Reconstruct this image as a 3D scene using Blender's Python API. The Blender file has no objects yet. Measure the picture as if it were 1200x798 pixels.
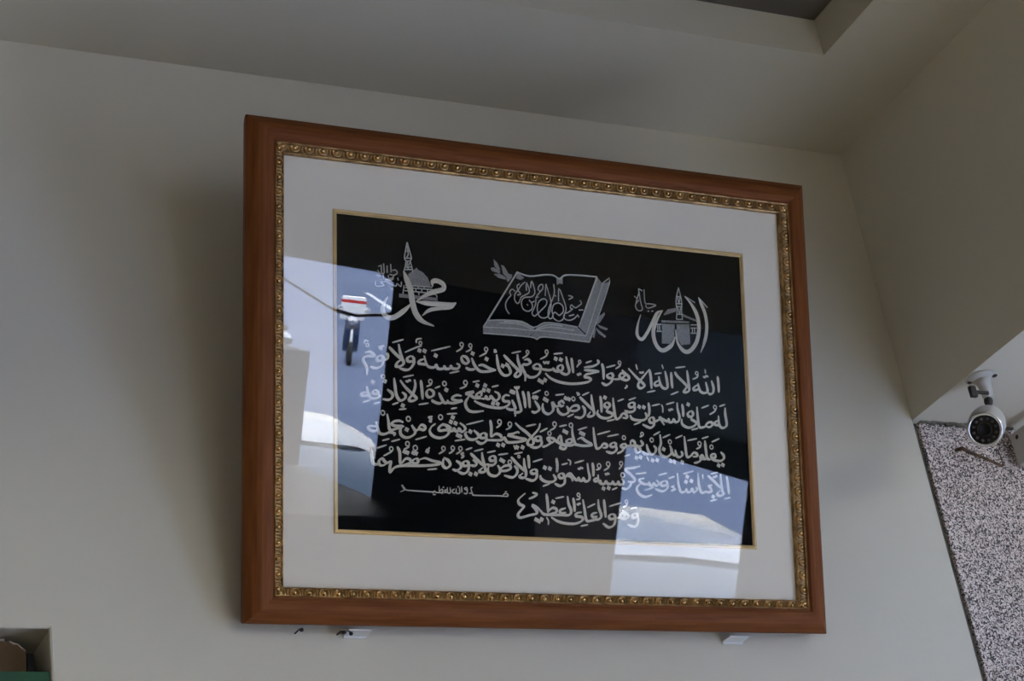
import bpy, bmesh, math, random
from mathutils import Vector, Matrix
random.seed(4)
C = bpy.context.scene.collection
sc = bpy.context.scene

# ---------------------------------------------------------------- camera
cam = bpy.data.cameras.new('camera'); cam.sensor_width = 36.0; cam.lens = 2450.0 / 1200.0 * 36.0
cam.clip_start = 0.05; cam.clip_end = 400
co = bpy.data.objects.new('camera', cam); C.objects.link(co)
co.matrix_world = Matrix(((0.8981145201, -0.0755059855, -0.4332310641, 0),
                          (-0.4129630063, -0.4834527988, -0.7718386792, 0),
                          (-0.1511683304, 0.8721079276, -0.4653771571, 0), (0, 0, 0, 1)))
sc.camera = co
# ---------------------------------------------------------------- world, sun, exposure
w = bpy.data.worlds.new('sky'); sc.world = w; w.use_nodes = True
wn = w.node_tree.nodes; wl = w.node_tree.links
bg = wn['Background']
geo = wn.new('ShaderNodeNewGeometry'); sep = wn.new('ShaderNodeSeparateXYZ'); ramp = wn.new('ShaderNodeValToRGB')
tc = wn.new('ShaderNodeTexCoord')
wl.new(tc.outputs['Generated'], sep.inputs[0]); wl.new(sep.outputs['Z'], ramp.inputs['Fac']); wl.new(ramp.outputs['Color'], bg.inputs['Color'])
ramp.color_ramp.elements[0].position = 0.0; ramp.color_ramp.elements[0].color = (0.97, 0.965, 0.93, 1)
ramp.color_ramp.elements[1].position = 1.0; ramp.color_ramp.elements[1].color = (0.44, 0.60, 0.95, 1)
bg.inputs['Strength'].default_value = 2.6
sun = bpy.data.lights.new('sun', 'SUN'); sun.energy = 2.6; sun.angle = math.radians(0.6); sun.color = (1.0, 0.95, 0.86)
so = bpy.data.objects.new('sun', sun); C.objects.link(so)
so.rotation_euler = Vector((-0.30, 0.42, 0.86)).to_track_quat('Z', 'Y').to_euler()
sc.view_settings.view_transform = 'Standard'; sc.view_settings.look = 'None'
sc.view_settings.gamma = 1.0; sc.view_settings.use_curve_mapping = False
sc.view_settings.exposure = 3.13
sc.cycles.max_bounces = 10; sc.cycles.diffuse_bounces = 6; sc.cycles.transparent_max_bounces = 12
sc.cycles.sample_clamp_indirect = 4.0

# ---------------------------------------------------------------- helpers
def lin(r, g, b):
    f = lambda c: (c / 255 / 12.92) if c / 255 <= .04045 else ((c / 255 + .055) / 1.055) ** 2.4
    return (f(r), f(g), f(b), 1)
def mat(name, col, rough=0.6, metal=0.0, col2=None, scale=8.0, bump=0.0, bscale=None, stretch=(1, 1, 1), spec=0.5, detail=4, lo=.35, hi=.65, coord='Object', coat=0):
    m = bpy.data.materials.new(name); m.use_nodes = True
    n = m.node_tree.nodes; l = m.node_tree.links; b = n['Principled BSDF']
    b.inputs['Base Color'].default_value = col; b.inputs['Roughness'].default_value = rough
    b.inputs['Metallic'].default_value = metal; b.inputs['Specular IOR Level'].default_value = spec
    b.inputs['Coat Weight'].default_value = coat
    t = n.new('ShaderNodeTexCoord'); mp = n.new('ShaderNodeMapping'); mp.inputs['Scale'].default_value = stretch
    l.new(t.outputs[coord], mp.inputs['Vector'])
    nz = n.new('ShaderNodeTexNoise'); nz.inputs['Scale'].default_value = scale; nz.inputs['Detail'].default_value = detail
    l.new(mp.outputs[0], nz.inputs['Vector'])
    rp = n.new('ShaderNodeValToRGB'); rp.color_ramp.elements[0].position = lo; rp.color_ramp.elements[1].position = hi
    rp.color_ramp.elements[0].color = col; rp.color_ramp.elements[1].color = col2 or tuple(c * .93 for c in col[:3]) + (1,)
    l.new(nz.outputs['Fac'], rp.inputs['Fac']); l.new(rp.outputs['Color'], b.inputs['Base Color'])
    if bump:
        n2 = n.new('ShaderNodeTexNoise'); n2.inputs['Scale'].default_value = bscale or scale * 4; n2.inputs['Detail'].default_value = 5
        l.new(mp.outputs[0], n2.inputs['Vector'])
        bp = n.new('ShaderNodeBump'); bp.inputs['Strength'].default_value = bump; bp.inputs['Distance'].default_value = .004
        l.new(n2.outputs['Fac'], bp.inputs['Height']); l.new(bp.outputs[0], b.inputs['Normal'])
    return m
def obj(name, bm, m, parent=None, smooth=False, mw=None):
    me = bpy.data.meshes.new(name); bm.to_mesh(me); bm.free()
    if smooth:
        for p in me.polygons: p.use_smooth = True
    me.materials.append(m)
    o = bpy.data.objects.new(name, me); C.objects.link(o)
    if parent: o.parent = parent
    return o
def empty(name, loc, label=None, cat=None, group=None, rot=None):
    o = bpy.data.objects.new(name, None); C.objects.link(o); o.location = loc; o.empty_display_size = .1
    if rot: o.rotation_euler = rot
    tag(o, label, cat, group); return o
def tag(o, label=None, cat=None, group=None, kind=None):
    if label: o['label'] = label
    if cat: o['category'] = cat
    if group: o['group'] = group
    if kind: o['kind'] = kind
    return o
def box(bm, x0, x1, y0, y1, z0, z1, bev=0.0):
    vs = [bm.verts.new(p) for p in ((x0,y0,z0),(x1,y0,z0),(x1,y1,z0),(x0,y1,z0),(x0,y0,z1),(x1,y0,z1),(x1,y1,z1),(x0,y1,z1))]
    fs = [bm.faces.new([vs[i] for i in q]) for q in ((0,3,2,1),(4,5,6,7),(0,1,5,4),(1,2,6,5),(2,3,7,6),(3,0,4,7))]
    if bev:
        es = list({e for f in fs for e in f.edges})
        bmesh.ops.bevel(bm, geom=es, offset=bev, segments=2, affect='EDGES', profile=.5)
    return bm
def B(*a, **k): return box(bmesh.new(), *a, **k)
def frame_of(d):
    d = Vector(d).normalized(); a = Vector((0, 0, 1)) if abs(d.z) < .9 else Vector((1, 0, 0))
    u = d.cross(a).normalized(); return u, d.cross(u).normalized(), d
def lathe(bm, p0, axis, prof, n=32, cap=True):
    """prof: list of (distance along the axis, radius)"""
    u, v, d = frame_of(axis); p0 = Vector(p0); rings = []
    for s, r in prof:
        rings.append([bm.verts.new(p0 + d * s + (u * math.cos(2*math.pi*i/n) + v * math.sin(2*math.pi*i/n)) * r) for i in range(n)])
    for a, b in zip(rings, rings[1:]):
        for i in range(n): bm.faces.new((a[i], a[(i+1) % n], b[(i+1) % n], b[i]))
    if cap: bm.faces.new(rings[0][::-1]); bm.faces.new(rings[-1])
    return bm
def tube(bm, pts, r, n=8):
    pts = [Vector(p) for p in pts]; rings = []
    for i, p in enumerate(pts):
        d = (pts[min(i+1, len(pts)-1)] - pts[max(i-1, 0)]); u, v, _ = frame_of(d)
        rr = r[i] if isinstance(r, (list, tuple)) else r
        rings.append([bm.verts.new(p + (u*math.cos(2*math.pi*k/n) + v*math.sin(2*math.pi*k/n)) * rr) for k in range(n)])
    for a, b in zip(rings, rings[1:]):
        for k in range(n): bm.faces.new((a[k], a[(k+1) % n], b[(k+1) % n], b[k]))
    bm.faces.new(rings[0][::-1]); bm.faces.new(rings[-1]); return bm
def prism(bm, poly, axis, a, b):
    """poly in the two remaining axes, extruded along axis from a to b"""
    def P(q, t):
        return {0: (t, q[0], q[1]), 1: (q[0], t, q[1]), 2: (q[0], q[1], t)}[axis]
    A = [bm.verts.new(P(q, a)) for q in poly]; Bv = [bm.verts.new(P(q, b)) for q in poly]; n = len(poly)
    bm.faces.new(A); bm.faces.new(Bv[::-1])
    for i in range(n): bm.faces.new((A[i], Bv[i], Bv[(i+1) % n], A[(i+1) % n]))
    bmesh.ops.recalc_face_normals(bm, faces=bm.faces[:]); return bm

# ---------------------------------------------------------------- materials
M = {}
M['wall'] = mat('painted_plaster', (.62, .59, .50, 1), .85, col2=(.66, .63, .54, 1), scale=1.3, bump=.12, bscale=45, detail=6)
M['ceiling'] = mat('ceiling_paint', (.60, .57, .475, 1), .9, col2=(.64, .61, .51, 1), scale=1.1, bump=.10, bscale=40)
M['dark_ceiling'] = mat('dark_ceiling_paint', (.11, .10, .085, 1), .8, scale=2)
M['floor'] = mat('brown_floor_tile', (.22, .17, .115, 1), .5, col2=(.18, .14, .09, 1), scale=3)
M['asphalt'] = mat('asphalt', (.115, .145, .215, 1), .9, col2=(.15, .18, .26, 1), scale=.25, detail=8, bump=.3, bscale=60, spec=.12)
M['line'] = mat('white_road_paint', (.75, .76, .78, 1), .8, scale=6)
M['kerb'] = mat('concrete', (.42, .42, .42, 1), .9, col2=(.5, .5, .49, 1), scale=2)
M['groove'] = mat('dark_joint', (.10, .095, .075, 1), .9, col2=(.2, .19, .15, 1), scale=30)
M['wood'] = mat('varnished_brown_wood', (.21, .070, .019, 1), .5, col2=(.15, .046, .012, 1), scale=9, stretch=(1, 14, 14), bump=.06, bscale=30, spec=.12)
M['wood_v'] = mat('varnished_brown_wood_upright', (.21, .070, .019, 1), .5, col2=(.15, .046, .012, 1), scale=9, stretch=(14, 1, 1), bump=.06, bscale=30, spec=.12)
M['gilt'] = mat('aged_shaded_gilt', (.50, .32, .14, 1), .38, metal=.8, col2=(.24, .14, .05, 1), scale=60, lo=.4, hi=.6)  # base gilt darkened, shade of the recesses put into its colour
M['gilt_bright'] = mat('highlight_gilt', (.95, .68, .34, 1), .22, metal=.85, col2=(.8, .52, .22, 1), scale=80)  # brighter copy for the eggs, their highlight put into the colour
M['fillet'] = mat('gold_fillet', (.62, .43, .19, 1), .4, metal=.55, scale=30)
M['mat_board'] = mat('ivory_mat_board', (.83, .775, .665, 1), .9, col2=(.86, .80, .69, 1), scale=3, bump=.03, bscale=300)
M['panel'] = mat('black_velvet', (.0035, .005, .0065, 1), .95, col2=(.005, .0065, .008, 1), scale=6, spec=.0)
M['thread'] = mat('silver_thread', (.74, .70, .59, 1), .6, col2=(.60, .57, .48, 1), scale=500, lo=.3, hi=.7, spec=.3)
M['thread_grey'] = mat('grey_hatched_thread', (.19, .19, .19, 1), .7, col2=(.36, .36, .34, 1), scale=420, lo=.4, hi=.6, stretch=(1, 1, 3), spec=.2)
M['thread_line'] = mat('fine_silver_thread', (.55, .55, .50, 1), .7, col2=(.44, .44, .40, 1), scale=400, spec=.2)
M['backing'] = mat('brown_backing_board', (.16, .09, .05, 1), .9)
M['white_plastic'] = mat('white_cast_plastic', (.55, .54, .50, 1), .4, scale=20)
M['white_paint'] = mat('white_bracket_enamel', (.72, .73, .73, 1), .5)
M['steel'] = mat('brushed_steel_ring', (.8, .8, .8, 1), .25, metal=.8)
M['black'] = mat('black_plastic', (.010, .010, .010, 1), .3, spec=.2)
M['lens'] = mat('dark_lens_glass', (.006, .007, .009, 1), .08, coat=.6)
M['led'] = mat('infrared_led', (.05, .05, .055, 1), .2)
M['rust'] = mat('rusty_wire', (.16, .09, .04, 1), .8, col2=(.07, .045, .03, 1), scale=80)
M['dark_screw'] = mat('dark_screw_metal', (.05, .045, .04, 1), .5, metal=.5)
M['cardboard'] = mat('brown_cardboard', (.12, .07, .03, 1), .85, col2=(.075, .045, .02, 1), scale=14)
M['torn'] = mat('torn_paper_edge', (.6, .55, .48, 1), .9)
M['green'] = mat('green_cloth_cover', (.005, .085, .03, 1), .6, col2=(.004, .06, .025, 1), scale=12)
M['rubber'] = mat('black_rubber', (.02, .02, .02, 1), .8)
M['car_white'] = mat('white_car_paint', (.72, .75, .78, 1), .25, coat=1, scale=1)
M['car_blue'] = mat('blue_grey_car_paint', (.34, .42, .55, 1), .25, coat=1, scale=1)
M['car_glass'] = mat('car_glass', (.03, .045, .06, 1), .05, coat=1)
M['red'] = mat('red_enamel', (.55, .03, .03, 1), .35, coat=.6)
M['navy'] = mat('navy_enamel', (.015, .03, .08, 1), .3, coat=.6)
M['yellow'] = mat('amber_plastic', (.8, .42, .06, 1), .35)
M['awning'] = mat('dark_green_awning_cloth', (.03, .05, .05, 1), .9)
M['cabinet'] = mat('dark_cabinet_wood', (.05, .035, .025, 1), .6, scale=5)
M['door'] = mat('grey_blocker_paint', (.30, .28, .25, 1), .6)  # for the panels added to limit light at the inner opening
M['pier'] = mat('dark_wood_panelling', (.10, .075, .055, 1), .6, scale=5)
M['fac'] = mat('cream_render', (.32, .28, .21, 1), .9, scale=1)
# granite facing: pale pink-grey with black and brown grains
m = bpy.data.materials.new('speckled_granite'); m.use_nodes = True; M['granite'] = m
n = m.node_tree.nodes; l = m.node_tree.links; b = n['Principled BSDF']; b.inputs['Roughness'].default_value = .45
t = n.new('ShaderNodeTexCoord'); vo = n.new('ShaderNodeTexVoronoi'); vo.inputs['Scale'].default_value = 400
vc = n.new('ShaderNodeSeparateColor'); rp = n.new('ShaderNodeValToRGB'); rp.color_ramp.interpolation = 'CONSTANT'
e = rp.color_ramp.elements; e[0].position = 0; e[0].color = (.035, .03, .03, 1); e[1].position = .27; e[1].color = (.20, .16, .145, 1)
for p_, c_ in ((.40, (.58, .50, .47, 1)), (.66, (.80, .72, .68, 1)), (.88, (.46, .37, .34, 1))):
    q = e.new(p_); q.color = c_
l.new(t.outputs['Object'], vo.inputs['Vector']); l.new(vo.outputs['Color'], vc.inputs[0]); l.new(vc.outputs[0], rp.inputs[0]); l.new(rp.outputs[0], b.inputs['Base Color'])
# picture glass: clear pane with a weak mirror reflection
m = bpy.data.materials.new('picture_glass'); m.use_nodes = True; M['glass'] = m
n = m.node_tree.nodes; l = m.node_tree.links; n.remove(n['Principled BSDF'])
tr = n.new('ShaderNodeBsdfTransparent'); gl = n.new('ShaderNodeBsdfGlossy'); gl.inputs['Roughness'].default_value = 0.0
tr.inputs['Color'].default_value = (1, 1, 1, 1)
mx = n.new('ShaderNodeMixShader'); lw = n.new('ShaderNodeLayerWeight'); lw.inputs['Blend'].default_value = .5
pw = n.new('ShaderNodeMath'); pw.operation = 'POWER'; pw.inputs[1].default_value = 5
ma = n.new('ShaderNodeMath'); ma.operation = 'MULTIPLY_ADD'; ma.inputs[1].default_value = .95; ma.inputs[2].default_value = .033
l.new(lw.outputs['Facing'], pw.inputs[0]); l.new(pw.outputs[0], ma.inputs[0]); l.new(ma.outputs[0], mx.inputs[0])
l.new(tr.outputs[0], mx.inputs[1]); l.new(gl.outputs[0], mx.inputs[2]); l.new(mx.outputs[0], n['Material Output'].inputs[0])


# ================================================================ THE ROOM
YW, XR, ZC, ZS, FL = 2.8213, 2.4116, 2.2042, 1.599, -1.2      # back wall, right wall, ceiling, opening head, floor
XL, YB = -2.6, -6.0
def struct(name, bm, m, parent=None, smooth=False):
    o = obj(name, bm, m, parent, smooth)
    if not parent: o['kind'] = 'structure'
    return o
# back wall with the niche cut out (niche x .10-.745, z .70-1.154, .125 deep)
NX0, NX1, NZ0, NZ1, ND = .12, .7465, .66, 1.1535, .125
bm = bmesh.new(); r_ = .006
def vwall(x0, x1, z0, z1): box(bm, x0, x1, YW, YW + .24, z0, z1)
vwall(XL - .2, NX0, FL, ZC + .2); vwall(NX0, NX1, FL, NZ0); vwall(NX0, NX1, NZ1, ZC + .2); vwall(NX1, XR, FL, ZC + .2)
box(bm, NX0, NX1, YW + ND, YW + .24, NZ0, NZ1)
struct('wall_back', bm, M['wall'])
# rounded plaster rim around the niche and along the outer corner
bm = bmesh.new()
for a, b_ in (((NX0, NZ1), (NX1, NZ1)), ((NX1, NZ1), (NX1, NZ0))):
    tube(bm, [(a[0], YW + .0035, a[1]), (b_[0], YW + .0035, b_[1])], .004, 8)
struct('trim_1', bm, M['wall'])
# right wall: head above the openings, piers between them
bm = bmesh.new(); XO = XR + .24
box(bm, XR, XO, YB, YW + .24, ZS, ZC + .2)
struct('wall_right', bm, M['wall'])
bm = bmesh.new(); box(bm, XR, XO, -.15, .97, FL, ZS); struct('wall_right_pier', bm, M['pier'])
bm = bmesh.new(); box(bm, XR, XO, YB, -5.7, FL, ZS); struct('wall_right_end', bm, M['wall'])
bm = bmesh.new(); box(bm, XO + .0005, XO + .06, 1.57, 2.06, FL, ZS); struct('light_blocker_1', bm, M['door'])  # panel added outside to cut the light through the inner opening
bm = bmesh.new(); box(bm, XO + .252, XO + .31, 2.145, YW + .2, FL, ZS); struct('light_blocker_2', bm, M['door'])  # second added panel, narrows the light reaching granite and back wall
bm = bmesh.new(); box(bm, XL - .2, XL, YB, YW, FL, ZC + .2); struct('wall_left', bm, M['fac'])
bm = bmesh.new(); box(bm, XL - .2, XO, YB - .2, YB, FL, ZC + .2); struct('wall_rear', bm, M['fac'])
bm = bmesh.new(); box(bm, XL - .2, XO, YB - .2, YW + .3, FL - .1, FL); struct('floor', bm, M['floor'])
bm = bmesh.new(); box(bm, XO, XO + .34, 2.0, YW + .24, ZS, ZS + .3); struct('sky_gap_slab', bm, M['wall'])  # slab added to close the gap where sky showed, also cuts light
# dropped ceiling margin with its raised tray
TX0, TX1, TY0, TY1, TZ = -1.6, 2.185, -4.8, 2.5285, 2.2865
bm = bmesh.new()
box(bm, XL - .2, XO, TY1, YW + .24, ZC, TZ); box(bm, TX1, XO, YB, TY1, ZC, TZ)
box(bm, XL - .2, TX0, YB, TY1, ZC, TZ); box(bm, TX0, TX1, YB, TY0, ZC, TZ)
struct('ceiling', bm, M['ceiling'])
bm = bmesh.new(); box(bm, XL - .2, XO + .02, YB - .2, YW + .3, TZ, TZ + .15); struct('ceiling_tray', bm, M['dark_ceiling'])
# granite facing of the shop front beside the back wall, recessed behind a dark joint strip
bm = bmesh.new(); box(bm, XR, XR + .022, YW + .012, YW + .24, FL, ZS); struct('trim_2', bm, M['groove'])
bm = bmesh.new(); box(bm, XR + .016, XO + .25, YW + .004, YW + .24, FL, ZS - .001, bev=.002); struct('wall_granite', bm, M['granite'])
bm = bmesh.new()
for k in range(26):     # ragged plaster joint between the head of the opening and the granite
    x = XR + .018 + k * .0085; box(bm, x, x + .0087, YW - .002 - random.random() * .003, YW + .006, ZS - .002 - random.random() * .005, ZS + .001)
struct('trim_3', bm, M['groove'])
# ================================================================ THE FRAMED PICTURE
# local axes: x right, z up along the leaning picture, -y out towards the room
PC = Vector((1.549612, 2.667650, 1.529212))
pic = empty('picture_frame', PC, 'brown and gilt picture frame leaning out from the wall around black calligraphy panel', 'picture frame')
pic.rotation_euler = (math.atan2(.29578474, .95525462), 0, 0)
def rect_rails(name, outer, inner, prof, mats, parent, label=None):
    """outer / inner = (L, R, B, T); prof = list of (s, t): s from outer to inner rect, t out of the wall"""
    out = []
    def rc(s): return [outer[k] + (inner[k] - outer[k]) * s for k in range(4)]
    for side in range(4):
        bm = bmesh.new(); rows = []
        for s, t in prof:
            L, R_, Bo, T = rc(s)
            P = [(L, Bo), (R_, Bo), (R_, T), (L, T)]
            a, b_ = P[side], P[(side + 1) % 4]
            N = 9
            rows.append([bm.verts.new((a[0] + (b_[0]-a[0])*i/(N-1), -t, a[1] + (b_[1]-a[1])*i/(N-1))) for i in range(N)])
        rows2 = rows + [rows[0]]
        for p_, q_ in zip(rows2, rows2[1:]):
            for i in range(8): bm.faces.new((p_[i], p_[i+1], q_[i+1], q_[i]))
        bm.faces.new([r[0] for r in rows]); bm.faces.new([r[-1] for r in rows][::-1])
        bmesh.ops.recalc_face_normals(bm, faces=bm.faces[:])
        o = obj(name, bm, mats[side % 2], parent)
        out.append(o)
    return out
OUT = (-.5225, .5250, -.3995, .4013)
GO = (-.4780, .4847, -.3593, .3592)
GI = (-.4627, .4646, -.3440, .3397)
FO = (-.3786, .3900, -.2594, .2606)
FI = (-.3717, .3834, -.2526, .2537)
wood_prof = [(.12, -.030), (.02, -.012), (0, -.005), (.01, -.001), (.03, .001), (.10, .0035), (.22, .0085), (.36, .0122), (.52, .0140), (.70, .0142), (.84, .0128), (.90, .0112), (.905, .0098), (1, .0092), (1, -.030)]
rails = rect_rails('frame_rail', OUT, GO, wood_prof, (M['wood'], M['wood_v']), pic)
for r in rails:
    for p_ in r.data.polygons: p_.use_smooth = False
gp = [(0, -.005), (0, .0108), (.06, .0116), (.12, .0108), (.15, .0062), (.45, .0052), (.78, .0058), (.81, .0088), (.88, .0100), (.96, .0092), (1, .0075), (1, -.005)]
gilts = rect_rails('gilt_moulding', GO, GI, gp, (M['gilt'], M['gilt']), pic)
# one carved egg with its surrounding arch and the dart beside it (x along the rail, z towards the picture)
def ornament():
    bm = bmesh.new(); W = .0165
    def ell(cx, cz, rx, rz, h, n=10, rg=4):
        rings = []
        for k in range(rg):
            a = math.pi / 2 * k / rg
            rings.append([bm.verts.new((cx + rx*math.cos(a)*math.cos(2*math.pi*i/n), -h*math.sin(a), cz + rz*math.cos(a)*math.sin(2*math.pi*i/n))) for i in range(n)])
        top = bm.verts.new((cx, -h, cz))
        for a_, b_ in zip(rings, rings[1:]):
            for i in range(n): bm.faces.new((a_[i], a_[(i+1) % n], b_[(i+1) % n], b_[i]))
        for i in range(n): bm.faces.new((rings[-1][i], rings[-1][(i+1) % n], top))
    ell(0, .0055, .0038, .0040, .0060)
    def rib(pts, r, h):
        L = []
        for i, (x, z) in enumerate(pts):
            a = Vector(pts[max(i-1, 0)]); b_ = Vector(pts[min(i+1, len(pts)-1)]); d = (b_-a).normalized(); n_ = Vector((-d.y, d.x))
            L.append([bm.verts.new((x + n_.x*r*k, -(h if k == 0 else 0), z + n_.y*r*k)) for k in (-1, 0, 1)])
        for a_, b_ in zip(L, L[1:]):
            for k in (0, 1): bm.faces.new((a_[k], a_[k+1], b_[k+1], b_[k]))
    ne = len(bm.faces)
    rib([(.0076*math.sin(a), .0050 + .0072*math.cos(a) * (1 if math.cos(a) > 0 else .7)) for a in [math.radians(x) for x in range(-120, 121, 24)]], .0015, .0052)
    rib([(.0120, .0022), (.0120, .0075), (.0120, .0115)], .0014, .0044)
    rib([(.0095, .0118), (.0105, .0085), (.0120, .0070), (.0135, .0085), (.0145, .0118)], .0008, .0030)
    bmesh.ops.recalc_face_normals(bm, faces=bm.faces[:]); bm.faces.ensure_lookup_table()
    for i_, f_ in enumerate(bm.faces):
        if i_ >= ne: f_.material_index = 1
    return bm
o0 = None
def place_orn(side, n):
    global o0
    corners = [(GO[0], GO[2]), (GO[1], GO[2]), (GO[1], GO[3]), (GO[0], GO[3])]
    a = Vector(corners[side]); b_ = Vector(corners[(side + 1) % 4]); d = (b_ - a).normalized(); L = (b_ - a).length
    ang = math.atan2(d.y, d.x)
    for k in range(n):
        s = .010 + (L - .020) * (k + .0) / (n - 1) if n > 1 else L / 2
        if k == n - 1: s = L - .012
        p = a + d * s
        if o0 is None:
            o = obj('egg_and_dart', ornament(), M['gilt_bright'], gilts[side], True); o0 = o; o.data.materials.append(M['gilt'])
        else:
            o = o0.copy(); C.objects.link(o); o.parent = gilts[side]
        n_ = Vector((-d.y, d.x)); q = p + n_ * .0012
        o.location = (q.x, -.0056, q.y); o.rotation_euler = (0, -ang, 0)
for side, n_ in ((0, 41), (1, 30), (2, 41), (3, 30)): place_orn(side, n_)
# mat board with its opening, back board, gold fillet, black panel
bm = bmesh.new(); O2 = (GI[0]-.006, GI[1]+.006, GI[2]-.006, GI[3]+.006)
def ring(bm, o_, i_, t0, t1):
    def q(r, t): return [bm.verts.new(p) for p in ((r[0], -t, r[2]), (r[1], -t, r[2]), (r[1], -t, r[3]), (r[0], -t, r[3]))]
    A, Bq, D, E_ = q(o_, t1), q(i_, t1), q(o_, t0), q(i_, t0)
    for k in range(4):
        j = (k+1) % 4
        bm.faces.new((A[k], A[j], Bq[j], Bq[k])); bm.faces.new((D[j], D[k], E_[k], E_[j]))
        bm.faces.new((A[j], A[k], D[k], D[j])); bm.faces.new((Bq[k], Bq[j], E_[j], E_[k]))
    bmesh.ops.recalc_face_normals(bm, faces=bm.faces[:])
ring(bm, O2, FO, -.001, .0020)
obj('mat_board', bm, M['mat_board'], pic)
fil = rect_rails('gold_fillet', FO, FI, [(0, -.001), (0, .0026), (.25, .0036), (.6, .0034), (.75, .0022), (1, .0018), (1, -.001)], (M['fillet'], M['fillet']), pic)
bm = bmesh.new(); box(bm, FO[0], FO[1], -.0001, .0012, FO[2], FO[3])
panel = obj('black_panel', bm, M['panel'], pic)
bm = bmesh.new(); box(bm, OUT[0]+.03, OUT[1]-.03, .008, .014, OUT[2]+.03, OUT[3]-.03)
obj('backing_board', bm, M['backing'], pic)
bm = bmesh.new(); box(bm, GI[0]-.003, GI[1]+.003, -.0058, -.0042, GI[2]-.003, GI[3]+.003)
glass = obj('glass_pane', bm, M['glass'], pic)

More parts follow.
